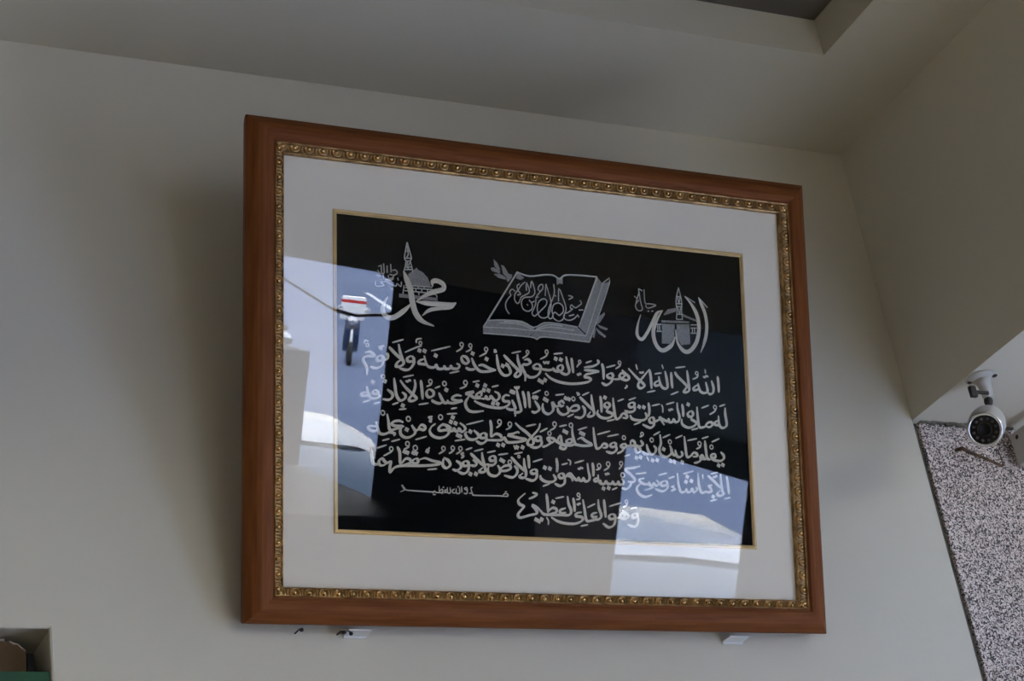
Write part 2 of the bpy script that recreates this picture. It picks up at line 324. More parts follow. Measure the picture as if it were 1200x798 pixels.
# ---- the embroidered writing and emblems: pen strokes in 0.1 mm on the panel (x right, z up)
STROKES = """T verse
m 3283 371 3292 250 3294 85
h 3036 478 3044 402
k 2989 349 3022 335 3056 360 3097 350
m 3156 289 3191 162 3175 77 3122 48 3071 67
m 3040 255 3070 105 3031 67 2966 63 2913 103 2882 222
m 2881 198 2799 142 2797 100 2849 104 2902 135
o26 2868 395
h 2895 381 2869 326 2775 282
h 2445 460 2648 495
m 2676 433 2686 337 2694 241 2706 105 2667 56 2594 52 2639 117 2687 176
m 2433 392 2475 322 2598 219 2700 121
m 2360 379 2363 251 2374 99
h 2333 -15 2490 51
m 2242 390 2264 276 2280 133 2251 86 2184 98 2138 163 2115 289
m 2112 221 2034 171 2041 125 2096 133 2138 155
h 2184 498 2208 424
h 2032 324 2172 353
m 1936 400 1958 271 1965 64
h 1871 -3 2038 37
m 1936 397 1842 294 1725 156 1708 87 1754 59 1816 89 1817 134 1696 229 1528 387
k 1736 335 1781 327 1826 347
h 1679 466 1702 372
T verse
m 1403 350 1463 299 1532 240 1521 192 1458 180 1379 206 1354 244 1392 294 1462 283 1434 234 1379 203 1290 181 1228 183
m 1170 271 1119 239 1136 202 1194 196 1230 231 1214 270 1170 274
m 1229 212 1191 130 1096 70 1006 105
h 1473 94 1493 71 1444 33
o26 1363 471
h 1383 452 1361 411 1279 357
h 1103 369 1281 424
m 1026 434 1049 325 1048 160
m 940 491 960 437 857 375 682 340
m 680 296 837 298 969 296
m 968 288 836 255 721 223 694 178 763 171 806 148 761 104 620 68 412 46 206 63 53 114 -44 193
h 716 420 834 464
k 548 227 573 205 600 231 629 214
o23 606 432
h 620 413 579 378 546 333
m 452 487 465 362 478 230
m 354 503 371 387 402 279 392 224 339 197 271 215 228 236
m 266 356 196 319 195 265 254 250 285 302 266 356
m 254 245 160 239 112 267 113 299
m 113 274 23 248 -122 258
d 157 449 252 441
h 120 528 290 556
k -76 393 -51 359 -16 382 9 361 36 400
o28 -8 554
h 14 533 -31 475 -135 420
m -171 340 -249 308 -250 264 -174 254 -122 281 -171 340
m -122 281 -150 186 -237 118 -339 106 -394 146
d -154 61 -51 76
d -106 38
T verse
m -430 385 -362 403 -312 356 -373 313 -448 308 -463 245 -414 148 -418 31
o25 -362 524
h -347 502 -386 460 -458 411
m -547 471 -541 371 -506 265 -495 157 -548 100 -606 111 -562 176 -511 210
m -800 445 -709 359 -578 244 -504 169
h -656 483 -482 530
m -926 443 -915 328 -885 192 -816 112 -732 110 -681 160 -704 235 -728 288
d -821 258 -745 279
k -978 512 -941 508 -967 485 -921 488
m -948 179 -1099 146 -1232 144 -1321 222 -1380 353
m -1263 231 -1180 247 -1048 195 -948 179
m -1323 168 -1414 157 -1492 182
d -1111 352
o30 -1116 514
h -1100 484 -1134 443 -1244 384
m -1558 365 -1476 356 -1436 290 -1478 249 -1543 279 -1558 361
d -1359 426
o28 -1398 554
h -1377 525 -1399 485 -1482 443
o30 -1554 560
h -1530 536 -1564 488 -1652 435
T verse
h -2097 413 -1753 515
m -1651 240 -1599 213 -1628 158 -1727 154 -1751 195 -1768 148 -1850 139 -1865 179 -1890 136 -1980 133 -2012 191 -2037 151 -2126 145 -2182 194 -2220 328
m -2221 273 -2302 238 -2311 192 -2238 187 -2182 179
h -1777 71 -1604 117
d -2017 343
d -2300 405 -2211 404
o25 -2282 528
h -2355 522 -2343 584 -2257 606
h -2259 484 -2348 455 -2558 355
m -2438 304 -2511 268 -2504 216 -2431 218 -2399 254 -2438 304
m -2402 269 -2400 193 -2465 98 -2546 70 -2657 92
m -2661 484 -2638 357 -2604 254 -2576 181 -2633 124 -2713 118 -2680 188 -2616 231
m -2829 426 -2735 335 -2592 217
h -2773 498 -2575 566
m -2870 325 -2850 274 -2871 222 -2935 207
d -2973 392
m -2982 271 -3038 237 -3022 186 -2943 199 -2942 259 -2982 271
m -2919 216 -2960 108 -3055 64 -3157 79
m -3242 304 -3148 319 -3077 257 -3180 249 -3259 221 -3267 161 -3213 60 -3214 -59
o25 -3202 427
h -3257 446 -3233 500 -3178 482
h -3020 411 -2909 435
T verse
m 3407 -170 3402 -275 3424 -451 3390 -509 3324 -524 3272 -468 3266 -315
m 3266 -396 3186 -441 3197 -480 3298 -485
o30 3203 -175
h 3224 -205 3181 -256 3086 -310
h 3288 -156 3410 -113
m 2844 -189 2847 -309 2861 -484 2885 -543 2983 -525 3042 -457 3116 -440 3136 -484 3075 -529 3002 -517
h 2929 -208 3085 -147
m 2721 -269 2655 -321 2680 -370 2745 -355 2760 -306 2721 -269
m 2748 -355 2724 -412 2804 -455 2801 -503 2708 -554 2617 -554 2537 -503 2532 -416
m 2553 -159 2566 -278 2563 -382
d 2672 -160
h 2715 -596 2844 -562
m 2454 -142 2458 -253 2489 -379 2467 -460 2403 -479 2372 -433 2348 -483 2285 -483 2275 -436 2249 -476 2152 -444 2099 -418 2141 -479 2187 -543
m 2116 -441 2033 -485 1979 -505
m 1955 -424 1900 -462 1916 -516 1988 -507 1986 -449 1955 -424
m 1997 -488 1976 -568 1903 -607 1762 -557
k 2277 -265 2303 -287 2331 -264 2372 -271
h 2235 -188 2400 -137
h 2145 -193 2169 -247 2165 -335
h 1955 -229 2118 -187
m 1894 -178 1907 -303 1888 -418
m 1824 -348 1852 -425 1792 -481 1667 -492 1570 -474 1528 -413
d 1712 -260 1801 -263
h 1596 -574 1737 -516
T verse
m 1581 -194 1517 -229 1533 -279 1604 -265 1624 -215 1581 -194
m 1635 -254 1611 -334 1521 -363 1424 -345
h 1511 -159 1655 -107
m 1215 -139 1224 -279 1255 -484 1331 -469 1387 -398 1457 -406 1467 -465 1384 -467
h 1298 -193 1423 -144
m 1094 -225 1049 -267 1065 -308 1135 -301 1146 -253 1094 -225
m 1135 -309 1089 -374 1184 -407 1182 -454 1084 -495 971 -483 907 -424 926 -364
d 1062 -145
h 1083 -543 1230 -506
m 975 -123 988 -247 988 -404
m 806 -110 814 -227 836 -351 844 -444 788 -481 728 -476 782 -401
m 582 -164 683 -251 835 -382
k 524 -98 567 -110 545 -132 592 -117
h 632 -137 767 -74
m 629 -309 674 -376 659 -463 588 -517 476 -505
m 393 -397 456 -328 543 -315 562 -368 488 -407 393 -400
m 335 -335 371 -395 352 -451 262 -483 181 -438 167 -369
d 322 -204 382 -216
o30 465 -206
h 343 -518 465 -459
m 293 -299 251 -255 196 -290 232 -342 287 -326
m 215 -337 137 -352 112 -337 71 -290 88 -397 57 -453 -12 -490 -88 -455 -111 -379 -99 -316
o30 -28 -146
d -65 -245 -31 -263
h 131 -165 295 -136
T verse
m -368 -136 -354 -258 -345 -411
m -253 -282 -188 -371 -178 -432 -250 -478 -317 -463
d -265 -229 -218 -226
h -293 -169 -138 -97
m -469 -135 -439 -263 -426 -416
m -578 -103 -556 -240 -518 -391 -508 -468 -571 -497 -638 -476
k -619 -68 -595 -97 -569 -75 -553 -97 -526 -58
m -667 -294 -627 -383 -612 -443 -696 -459 -779 -438
d -672 -159 -635 -166
h -639 -514 -610 -523 -618 -569
m -707 -227 -782 -224 -829 -273 -810 -326 -723 -328 -733 -382 -829 -434 -963 -445 -1145 -426 -1276 -386 -1350 -353
m -981 -176 -907 -210 -897 -278 -960 -328 -1009 -300 -1050 -257 -1067 -301 -1117 -307 -1133 -266 -1159 -307 -1225 -307
m -1216 -268 -1223 -200 -1298 -243 -1299 -289 -1224 -272
m -1225 -307 -1340 -306 -1422 -263 -1496 -241 -1355 -207 -1414 -258
m -1430 -274 -1503 -393 -1473 -497 -1378 -537 -1180 -509
d -1287 -97
d -1146 -88 -1172 -166 -1089 -168
d -1011 -377 -928 -379
h -1030 -106 -904 -71
h -1368 -46 -1244 -18
o33 -1497 -66
h -1471 -94 -1510 -135 -1601 -172
m -1570 -288 -1652 -281 -1726 -316 -1727 -354 -1654 -372 -1555 -366 -1703 -416 -1801 -415 -1883 -414
T verse
m -1817 -369 -1823 -416 -1883 -414 -1931 -341 -1970 -261
m -1891 -407 -1973 -437 -2074 -408 -2082 -378
d -1839 -207
o33 -1870 -107
h -2042 -195 -1944 -153
h -1763 -512 -1656 -487
m -2147 -220 -2067 -252 -2073 -317 -2149 -348 -2189 -290 -2147 -220
o30 -2116 -89
h -2094 -110 -2114 -142 -2187 -177
m -2283 -78 -2268 -213 -2255 -392
h -2328 -479 -2154 -443
m -2644 -103 -2549 -216 -2407 -335 -2362 -387 -2437 -428 -2496 -408 -2419 -298 -2380 -175 -2392 -74
k -2548 -104 -2516 -118 -2484 -93 -2455 -105
h -2595 -51 -2407 -4
m -2747 -73 -2732 -199 -2710 -347 -2647 -432 -2567 -397 -2555 -337 -2614 -296
d -2601 -512
h -2670 -579 -2541 -560
h -2783 -508 -2672 -464
m -2868 -268 -2789 -322 -2779 -381 -2838 -433 -2949 -429
d -2906 -136
o28 -2937 -63
d -3112 -165
m -3074 -289 -3122 -341 -3051 -357 -3019 -330 -3074 -289
m -3019 -337 -3012 -404 -3138 -430 -3192 -349 -3215 -239
m -3208 -335 -3302 -359 -3295 -400 -3216 -390 -3177 -400
h -3288 -503 -3157 -458
h -3099 -513 -2989 -484
T verse
m 3275 -946 3331 -999 3334 -1055 3267 -1101 3157 -1097 3066 -1069
m 3172 -984 3098 -999 3086 -1044 3159 -1051 3177 -991
m 2972 -764 2983 -906 3003 -1064 3066 -1088
m 3002 -1075 2947 -1083 2904 -1022 2866 -1055 2929 -1084 2958 -1051
m 2874 -1071 2867 -1111 2816 -1145 2733 -1165
d 3226 -1180 3310 -1168
o32 3098 -871
h 3103 -785 3263 -715
h 2913 -735 3049 -692
o32 2863 -825
h 2890 -856 2865 -889 2791 -920
m 2569 -714 2581 -864 2606 -1061 2685 -1041 2733 -991 2796 -996 2805 -1043 2720 -1057
h 2624 -786 2817 -740
m 2498 -972 2518 -1034 2466 -1076 2404 -1056 2381 -954
m 2404 -1051 2338 -1039 2292 -943
m 2095 -710 2107 -859 2072 -955 2093 -1048 2195 -1090 2287 -1038 2312 -966 2276 -881
d 2156 -958
d 2507 -1161
d 2282 -1149 2354 -1161
o30 2282 -825
h 2390 -761 2532 -701
h 2141 -765 2294 -698
h 1964 -733 2097 -662
m 1962 -906 2008 -959 1974 -1039 1902 -1055 1851 -983 1829 -890
m 1893 -1056 1804 -1059 1731 -1020
o32 1930 -814
d 1933 -1159 2022 -1154
h 1820 -1094 1861 -1178
o25 1750 -721
h 1767 -739 1736 -761 1700 -771
T verse
m 1715 -830 1756 -898 1675 -942 1604 -933
m 1516 -922 1537 -847 1598 -867 1607 -961 1635 -1041 1711 -1005 1649 -930 1516 -935 1437 -936
m 1429 -900 1349 -928 1339 -960 1400 -975 1436 -944 1420 -904
m 1400 -972 1345 -1040 1255 -1081
o30 1398 -804
h 1394 -1120 1510 -1083
d 1623 -1132 1703 -1120
m 1201 -897 1138 -932 1154 -973 1225 -960 1239 -918 1201 -897
m 1248 -949 1242 -1027 1159 -1075 1047 -1053
h 1082 -803 1303 -751
m 825 -662 837 -816 871 -1007 953 -988 999 -932 1060 -936 1070 -982 988 -999
h 891 -779 1141 -706
m 515 -884 594 -853 679 -903 789 -959 641 -982 521 -973 473 -953 432 -808 428 -669
m 386 -880 317 -915 333 -956 402 -943 415 -902 386 -880
m 473 -968 383 -990 297 -985 226 -979
m 212 -982 154 -916 203 -837 218 -913 226 -982 193 -1037 278 -1056 300 -1001 226 -982 111 -926 70 -893 -27 -885 -16 -926 42 -961 89 -923 61 -891
m 42 -961 -61 -1020 -138 -1043
d 588 -772 634 -789
h 529 -725 709 -665
o33 407 -652
d 279 -758 318 -776
h 187 -687 328 -652
o33 103 -650
h 122 -687 92 -720 14 -763
o30 4 -810
h -174 -800 -27 -724
T verse
m -202 -870 -253 -896 -238 -944 -170 -937 -157 -890 -202 -870
m -139 -927 -155 -1012 -241 -1060 -359 -1054
m -162 -653 -199 -755 -338 -900 -402 -980 -375 -1027 -307 -1009 -293 -944 -354 -871 -436 -807 -535 -744 -617 -672
h -426 -719 -239 -673
m -546 -840 -579 -822 -672 -858 -756 -881 -590 -914 -423 -939 -575 -984 -743 -1002 -789 -979 -824 -928 -875 -970 -1107 -983 -1148 -964
m -1057 -936 -972 -875 -890 -893 -871 -941
m -1067 -653 -1050 -774 -1061 -933
m -1187 -872 -1246 -906 -1239 -954 -1164 -947 -1143 -900 -1187 -872
m -1131 -930 -1157 -1007 -1240 -1048 -1330 -1009
m -1368 -837 -1295 -894 -1284 -946 -1371 -991 -1469 -979 -1516 -906 -1483 -867
d -1426 -863
d -594 -1074 -494 -1069
h -652 -1040 -625 -1114
d -935 -1055 -844 -1050
o33 -901 -674
h -869 -694 -903 -735 -962 -776
o33 -715 -701
h -689 -730 -720 -762 -791 -796
h -1497 -754 -1191 -668
m -1611 -731 -1531 -786 -1520 -839 -1581 -875 -1629 -825 -1646 -872 -1695 -864 -1711 -827 -1736 -868 -1793 -862 -1856 -791 -1921 -764
d -1732 -648 -1766 -725 -1685 -743
d -1648 -936 -1607 -949
h -1706 -1030 -1518 -994
h -1837 -601 -1657 -580
T verse
m -1752 -834 -1817 -792 -1914 -780 -1979 -832 -1964 -879 -1834 -861 -1807 -904 -1868 -968 -1982 -997 -2094 -966 -2141 -894 -2105 -814
k -2089 -655 -2154 -677 -2106 -697 -2142 -737 -2099 -744
h -2116 -825 -2035 -768
o35 -1947 -660
m -2342 -868 -2285 -805 -2221 -831 -2238 -884 -2318 -874 -2382 -903 -2414 -872 -2453 -815
m -2414 -865 -2394 -938 -2463 -1001 -2559 -1025 -2638 -981 -2648 -908 -2621 -862
d -2538 -894
o35 -2508 -721
h -2392 -1049 -2194 -986
m -2596 -783 -2667 -760 -2763 -781 -2795 -827 -2716 -848 -2601 -846 -2716 -890 -2827 -914 -2850 -786 -2872 -661
m -2765 -1011 -2746 -973 -2828 -955 -2923 -990 -3001 -980 -3032 -915 -3063 -796
m -3055 -872 -3189 -883 -3189 -924 -3111 -952 -3032 -933
o33 -2946 -651
h -2963 -1096 -2837 -1059
h -2806 -1102 -2655 -1057
T verse
m 3373 -1360 3393 -1510 3403 -1668
h 3303 -1752 3434 -1723
m 3255 -1326 3257 -1469 3274 -1611 3297 -1670 3227 -1703 3164 -1679 3232 -1610
m 2997 -1363 3103 -1445 3261 -1580
k 3097 -1374 3133 -1388 3162 -1366 3188 -1380
h 3057 -1336 3202 -1300
d 3089 -1722
h 3030 -1798 3160 -1766
m 3080 -1525 3012 -1540 3050 -1589 3051 -1644 2947 -1644 2855 -1655 2812 -1490 2807 -1332
h 2898 -1344 2902 -1430
m 2750 -1571 2779 -1617 2710 -1663 2676 -1606 2647 -1658 2583 -1661 2567 -1619 2538 -1659 2452 -1660 2414 -1508 2405 -1352
d 2595 -1405 2564 -1493 2673 -1473
h 2516 -1359 2723 -1302
h 2345 -1566 2281 -1593 2351 -1613 2269 -1659 2372 -1631
h 2224 -1454 2352 -1409
m 2151 -1497 2078 -1532 2102 -1581 2192 -1559 2191 -1512 2151 -1497
m 2214 -1549 2189 -1628 2098 -1673 1957 -1639
m 1990 -1489 2036 -1541 1986 -1586 1935 -1546 1915 -1589 1862 -1581 1846 -1542 1818 -1567 1730 -1559 1653 -1500 1760 -1469
m 1695 -1549 1612 -1639 1644 -1730 1756 -1781 1900 -1742
h 2035 -1406 2201 -1362
h 1595 -1407 1805 -1373
h 1752 -1676 1940 -1616
T verse
m 1688 -1269 1572 -1301 1404 -1333 1497 -1414 1577 -1495 1545 -1543 1439 -1540
m 1514 -1529 1490 -1600 1417 -1665 1321 -1654
h 1594 -1401 1799 -1380
o30 1328 -1243
h 1348 -1269 1317 -1306 1280 -1344
o35 1350 -1436
m 1327 -1492 1364 -1544 1341 -1591 1280 -1594 1264 -1549 1236 -1593 1175 -1591 1159 -1554 1131 -1593 1053 -1589 1028 -1552 1001 -1599 931 -1595 890 -1551 885 -1451
m 883 -1505 816 -1531 829 -1564 907 -1553 950 -1563
k 1016 -1421 1041 -1443 1068 -1422 1102 -1436
o33 1082 -1264
h 1108 -1293 1071 -1334 995 -1379
o33 911 -1303
h 941 -1325 905 -1357 849 -1376
d 980 -1677 1076 -1665
h 1136 -1693 1243 -1650
m 788 -1255 801 -1370 797 -1486
m 692 -1268 705 -1390 727 -1497 703 -1560 642 -1572 606 -1523 596 -1565 536 -1560 520 -1519 493 -1562 434 -1529 368 -1460 307 -1486 383 -1521 410 -1585
m 312 -1494 255 -1535
m 206 -1461 154 -1494 178 -1541 255 -1527 244 -1482 206 -1461
m 272 -1534 252 -1626 174 -1671 73 -1635
m 120 -1213 133 -1342 121 -1450
m 52 -1486 96 -1557 40 -1609 -79 -1614 -170 -1570 -185 -1510
d -97 -1384 -5 -1395
h -148 -1693 -12 -1642
h 210 -1320 325 -1289
h 324 -1225 378 -1253 369 -1323
h 451 -1280 630 -1225
k 508 -1362 542 -1374 569 -1351 611 -1364
T verse
m -293 -1421 -353 -1454 -329 -1494 -261 -1483 -248 -1441 -293 -1421
m -240 -1464 -255 -1555 -323 -1607 -457 -1580
m -396 -1190 -386 -1304 -385 -1410
h -315 -1300 -136 -1242
m -473 -1247 -468 -1369 -442 -1473 -456 -1550 -515 -1571 -564 -1547 -496 -1491
m -707 -1237 -601 -1345 -445 -1474
o19 -565 -1225
h -650 -1188 -496 -1150
m -652 -1378 -600 -1436 -614 -1512 -690 -1572 -839 -1546
m -911 -1462 -835 -1395 -735 -1382 -725 -1434 -820 -1472 -911 -1463
m -951 -1385 -908 -1451 -921 -1512 -988 -1563 -1087 -1550 -1130 -1492 -1113 -1416
d -883 -1299 -850 -1315
o30 -731 -1326
h -939 -1216 -760 -1184
m -1039 -1239 -1089 -1272 -1073 -1319 -999 -1305 -994 -1259 -1039 -1239
m -974 -1288 -1000 -1365 -1067 -1394 -1165 -1381
h -1137 -1191 -982 -1153
m -1227 -1189 -1213 -1301 -1187 -1405 -1173 -1487 -1226 -1515 -1283 -1499 -1216 -1436
m -1433 -1215 -1344 -1292 -1199 -1413
h -1366 -1181 -1201 -1134
m -1394 -1318 -1334 -1352 -1347 -1413 -1453 -1410
m -1517 -1346 -1566 -1379 -1551 -1426 -1477 -1413 -1473 -1367 -1517 -1346
m -1453 -1403 -1487 -1509 -1561 -1553 -1658 -1525
m -1688 -1348 -1612 -1396 -1605 -1455 -1674 -1507 -1755 -1493
d -1439 -1552 -1341 -1547
k -1547 -1213 -1593 -1238 -1553 -1266 -1597 -1306
o30 -1606 -1149
h -1583 -1170 -1628 -1210 -1686 -1243
o30 -1741 -1148
h -1714 -1169 -1758 -1209 -1812 -1242
h -1513 -1166 -1398 -1123
T verse
m -1906 -1312 -1823 -1353 -1792 -1426 -1861 -1477 -1920 -1432 -1906 -1327
o30 -1904 -1163
h -1875 -1184 -1921 -1216 -1989 -1257
m -2324 -1367 -2228 -1336 -2116 -1368 -1948 -1404 -2118 -1445 -2374 -1465 -2628 -1478 -2755 -1514 -2831 -1593 -2833 -1507 -2817 -1423 -2880 -1447 -2914 -1431 -2966 -1382 -3021 -1429 -2998 -1489 -2920 -1477 -2900 -1420
m -2388 -1352 -2444 -1392 -2429 -1431 -2357 -1419 -2353 -1368 -2388 -1352
m -2635 -1446 -2563 -1364 -2489 -1372 -2481 -1423 -2596 -1462
m -2704 -1176 -2665 -1263 -2659 -1410 -2644 -1457
m -3018 -1476 -3112 -1466 -3138 -1347 -3152 -1223
d -2578 -1251 -2533 -1264
d -2427 -1262 -2384 -1266
h -2191 -1520 -2022 -1497
o33 -2528 -1123
h -2500 -1151 -2521 -1181 -2593 -1215
o37 -2394 -1182
d -2186 -1223
h -2145 -1158 -2170 -1192 -2186 -1223
o30 -2807 -1219
h -2791 -1248 -2831 -1279 -2942 -1340
h -3058 -1222 -2885 -1160
T verse
m 1563 -2071 1503 -2102 1517 -2143 1593 -2131 1599 -2089 1563 -2071
m 1622 -2116 1600 -2231 1533 -2290 1405 -2257
h 1469 -1994 1599 -1969
o26 1404 -1879
h 1423 -1906 1395 -1945 1330 -1973
m 1317 -2034 1411 -2087 1431 -2133 1354 -2168 1280 -2139 1304 -2076 1368 -2104 1334 -2147 1258 -2153 1183 -2162
m 1132 -2094 1067 -2129 1086 -2179 1161 -2167 1178 -2124 1132 -2094
m 1190 -2152 1158 -2267 1060 -2319 945 -2256
h 1073 -1972 1300 -1902
m 981 -1859 991 -1990 1002 -2160
m 874 -1863 880 -1995 922 -2125 884 -2187 820 -2199 745 -2218 644 -2218 614 -2043 588 -1876
m 845 -2081 749 -2113 768 -2163 849 -2147
m 559 -2087 464 -2109 452 -2155 557 -2169 565 -2223 448 -2278 280 -2285 114 -2254 -8 -2190
h 531 -2318 669 -2289
h 663 -2008 818 -1937
k 469 -1952 496 -1966 522 -1946 543 -1958
o26 510 -1804
h 536 -1831 524 -1869 461 -1885
m 409 -1855 426 -1976 429 -2088
m 305 -1832 322 -1962 364 -2072 327 -2141 201 -2148 -70 -2153 -152 -2141 -196 -2086
m 267 -2030 162 -2071 181 -2121 269 -2104
m -68 -2112 17 -2040 93 -2055 81 -2112 -49 -2145
m -80 -1811 -64 -1959 -58 -2123
d 40 -1940
h 80 -1882 242 -1844
m -182 -2113 -253 -2045 -345 -2008 -294 -2062 -261 -2135 -401 -2177 -566 -2221 -605 -2167 -521 -2071 -499 -2033 -576 -2000 -589 -1926 -463 -1819
d -279 -2243 -180 -2235
d -228 -2267
k -404 -1909 -310 -1871 -253 -1824 -339 -1804
h -92 -2193 -56 -2256 -64 -2322
T small
h -861 -1894 -905 -1883 -1356 -1893 -1408 -1870 -1438 -1775
h -888 -1898 -833 -1844 -780 -1850 -789 -1883 -861 -1886
h -833 -1820 -797 -1807
h -1406 -1765 -1438 -1775
h -1470 -1869 -1417 -1857
h -1503 -1774 -1547 -1792 -1513 -1813 -1503 -1778
h -1495 -1801 -1510 -1871 -1563 -1868
h -1599 -1758 -1594 -1862
h -1638 -1776 -1632 -1863 -1688 -1874 -1694 -1799
h -1722 -1807 -1761 -1834 -1749 -1869 -1702 -1867
h -1669 -1777 -1648 -1760
h -1800 -1783 -1796 -1868 -1845 -1870 -1847 -1785
h -1861 -1826 -1896 -1840 -1871 -1868
h -1990 -1768 -1983 -1873 -1931 -1861 -1939 -1821 -1980 -1847
h -1845 -1870 -2035 -1878 -2070 -1856 -2104 -1884 -2122 -1872 -2533 -1864 -2583 -1835 -2621 -1805 -2597 -1862 -2661 -1893
h -1930 -1797 -1904 -1783
h -2643 -1795 -2608 -1790
h -1949 -1893 -1932 -1889
h -2105 -1913 -2050 -1911
T emblem
f100 -2563 1694 -2513 1571 -2449 1401 -2405 1152 -2351 1001 -2244 893 -2042 828
f80 -2054 1485 -2058 1558 -1974 1585 -1866 1536 -1871 1452 -2039 1394 -2207 1311 -2353 1205
f80 -2342 1206 -2125 1195 -1938 1200 -1750 1204 -1640 1247
f62 -1645 1236 -1751 1163 -1960 1127 -2127 1078 -2246 981
f80 -2431 1169 -2560 1042 -2725 922 -2843 906 -2924 982 -2917 1108 -2844 1250
g -2481 1652 -2408 1708 -2341 1736 -2324 1778 -2308 1741 -2222 1706 -2140 1625 -2085 1512 -2096 1468 -2411 1473 -2472 1575
g -2643 1316 -1968 1303 -1969 1248 -2644 1254
t -2578 1316 -2555 1460
t -2535 1462 -2059 1471
t -2545 1422 -2059 1432
t -2556 1372 -2123 1368
t -2411 1473 -2407 1434
t -2308 1476 -2308 1433
t -2204 1478 -2205 1433
t -2350 1434 -2350 1371
t -2246 1435 -2247 1370
t -2143 1432 -2148 1369
t -2473 1423 -2474 1370
t -2412 1369 -2413 1326
t -2299 1370 -2300 1321
t -2081 1356 -1998 1353 -1978 1306
t -2495 2181 -2524 2040 -2546 1911 -2519 1864 -2535 1765 -2563 1674
t -2495 2181 -2455 2047 -2422 1922 -2443 1871 -2417 1776 -2398 1689
t -2524 2030 -2455 2037
t -2546 1911 -2422 1922
t -2519 1864 -2443 1871
t -2535 1765 -2417 1776
t -2552 1720 -2408 1733
t -2496 2122 -2477 1986 -2508 1924
t -2489 1857 -2500 1778 -2470 1732
t -2447 1851 -2479 1789
t -2951 1761 -2948 1638
t -2910 1788 -2899 1633
t -2849 1759 -2848 1638
t -2787 1790 -2779 1652
t -3013 1671 -2979 1622 -2897 1626
t -2758 1685 -2706 1700 -2672 1654 -2734 1609 -2810 1618
t -2830 1601 -2821 1549 -2759 1564 -2722 1620
t -2922 1612 -2910 1525
t -3034 1578 -2963 1565
t -3055 1479 -3042 1403 -2899 1427 -2964 1472 -2882 1489 -2760 1448 -2695 1434 -2678 1478 -2613 1433 -2602 1514
t -2667 1577 -2657 1529
t -2892 1527 -2780 1527 -2735 1561
t -2781 1382 -2751 1378
t -3002 1731 -2961 1748
T book
t2 -511 1874 -1078 1000
t2 -511 1861 -290 1817 -10 1868 158 1871 269 1822 384 1899 697 1920 983 1921
t2 983 1921 610 1023
g 983 1928 1088 1813 754 906 610 1023
g2 1088 1813 1216 1856 800 781 725 891
g -1078 1000 -860 1026 -449 1034 -231 950 -205 881 -318 796 -1164 785 -1162 881
g -205 881 -175 960 -34 1047 245 1050 582 1021 747 885 800 781 -41 805 -181 756 -318 784
g 213 1832 332 1848 328 1732 272 1747 218 1714
g -505 1869 -389 1777 -459 1738 -541 1763
t 1079 1812 1225 1857 800 781
t -1162 881 -590 901 -315 893 -38 907 747 885
t -1164 780 -318 784 -181 751 -41 805 800 781
t -1162 881 -1078 1000
t -1078 1000 -806 1028 -449 1031 -231 950 -34 1047 245 1050 582 1021
t -862 980 -478 981 -273 914
t -779 1007 -450 1009 -245 934
t -204 917 21 1014 300 1018
t -205 902 76 980 524 959
t 1088 1813 754 906
g -946 2050 -879 1992 -827 1882 -868 1861 -935 1936
g -1004 1891 -949 1909 -827 1857 -842 1812 -978 1843
g -952 1795 -842 1812 -720 1757 -735 1720 -858 1735
g -811 1960 -757 1953 -672 1820 -693 1750 -774 1811
g -691 1826 -609 1813 -618 1761 -694 1678 -721 1727
g 1105 1321 1118 1283 1012 1132 939 1088 993 1234
g 954 1102 1166 1042 1136 1008 1009 1042
g 923 1048 1124 909 1103 877 977 949
g 895 1046 936 1010 894 853 866 876
T book
t 598 1231 511 1154 426 1125 356 1138 329 1190 375 1296 364 1385 325 1497 253 1657 239 1432
t 245 1189 204 1218 163 1240 127 1199 132 1142 228 1092 314 1135 344 1217
t 127 1199 111 1261 146 1366 238 1406 314 1361 326 1292 315 1253 245 1189
t 156 1719 166 1585 135 1480 98 1400 53 1294 36 1191 55 1127 104 1136 131 1186
t 165 1521 195 1524
t 10 1712 54 1576 98 1413 84 1297 36 1166 -49 1124 -131 1152 -163 1264 -139 1380 -54 1451 15 1432 6 1354 -87 1257 -158 1188 -222 1142 -262 1192 -225 1271 -188 1363 -178 1466 -106 1561 -49 1630 -54 1696 -110 1676 -139 1610 -106 1574
t 9 1706 -8 1506
t -178 1466 -133 1476
t -311 1410 -271 1369 -251 1320 -267 1255 -337 1215 -419 1242 -451 1315 -443 1392 -386 1448 -275 1464 -211 1514 -202 1591 -254 1740 -278 1616
t -264 1369 -208 1400
t -354 1336 -332 1313
t -352 1705 -303 1595 -315 1530 -385 1486 -455 1442 -491 1363 -527 1332 -573 1381 -571 1482 -507 1564 -450 1646 -376 1710
t -359 1673 -355 1565
t -523 1474 -465 1498 -507 1552 -526 1632 -477 1669
t -563 1534 -617 1567 -666 1512 -644 1463 -689 1409 -743 1316 -735 1215 -679 1142
t 425 1550 512 1532 430 1480
t 642 1486 671 1437 617 1387 560 1350 518 1366 476 1394 457 1329 503 1332 416 1261 359 1241
t 615 1316 700 1326
t 428 1198 527 1232
t 584 1239 618 1191
T emblem
f63 2965 1735 3012 1630 3076 1476 3108 1274 3082 1068 3028 905 2959 760
t 2965 1735 3138 1572
f73 2690 1734 2825 1591 2919 1417 2949 1193 2897 963 2787 808 2683 755 2583 800 2501 932 2482 1133
t 2690 1734 2891 1638
f73 2465 997 2383 845 2207 744 2080 844 2039 1053 2111 1261 2237 1446
f58 2232 1439 2129 1392 2021 1208 1912 1021 1808 906 1723 979 1743 1164 1805 1336
g 2217 1213 2471 1222 2453 996 2359 872 2202 865
g 2506 1225 2762 1246 2766 897 2586 867 2504 1000
g2 2212 1273 2760 1300 2763 1264 2210 1233
g2 2260 1381 2348 1478 2502 1514 2506 1451 2267 1363
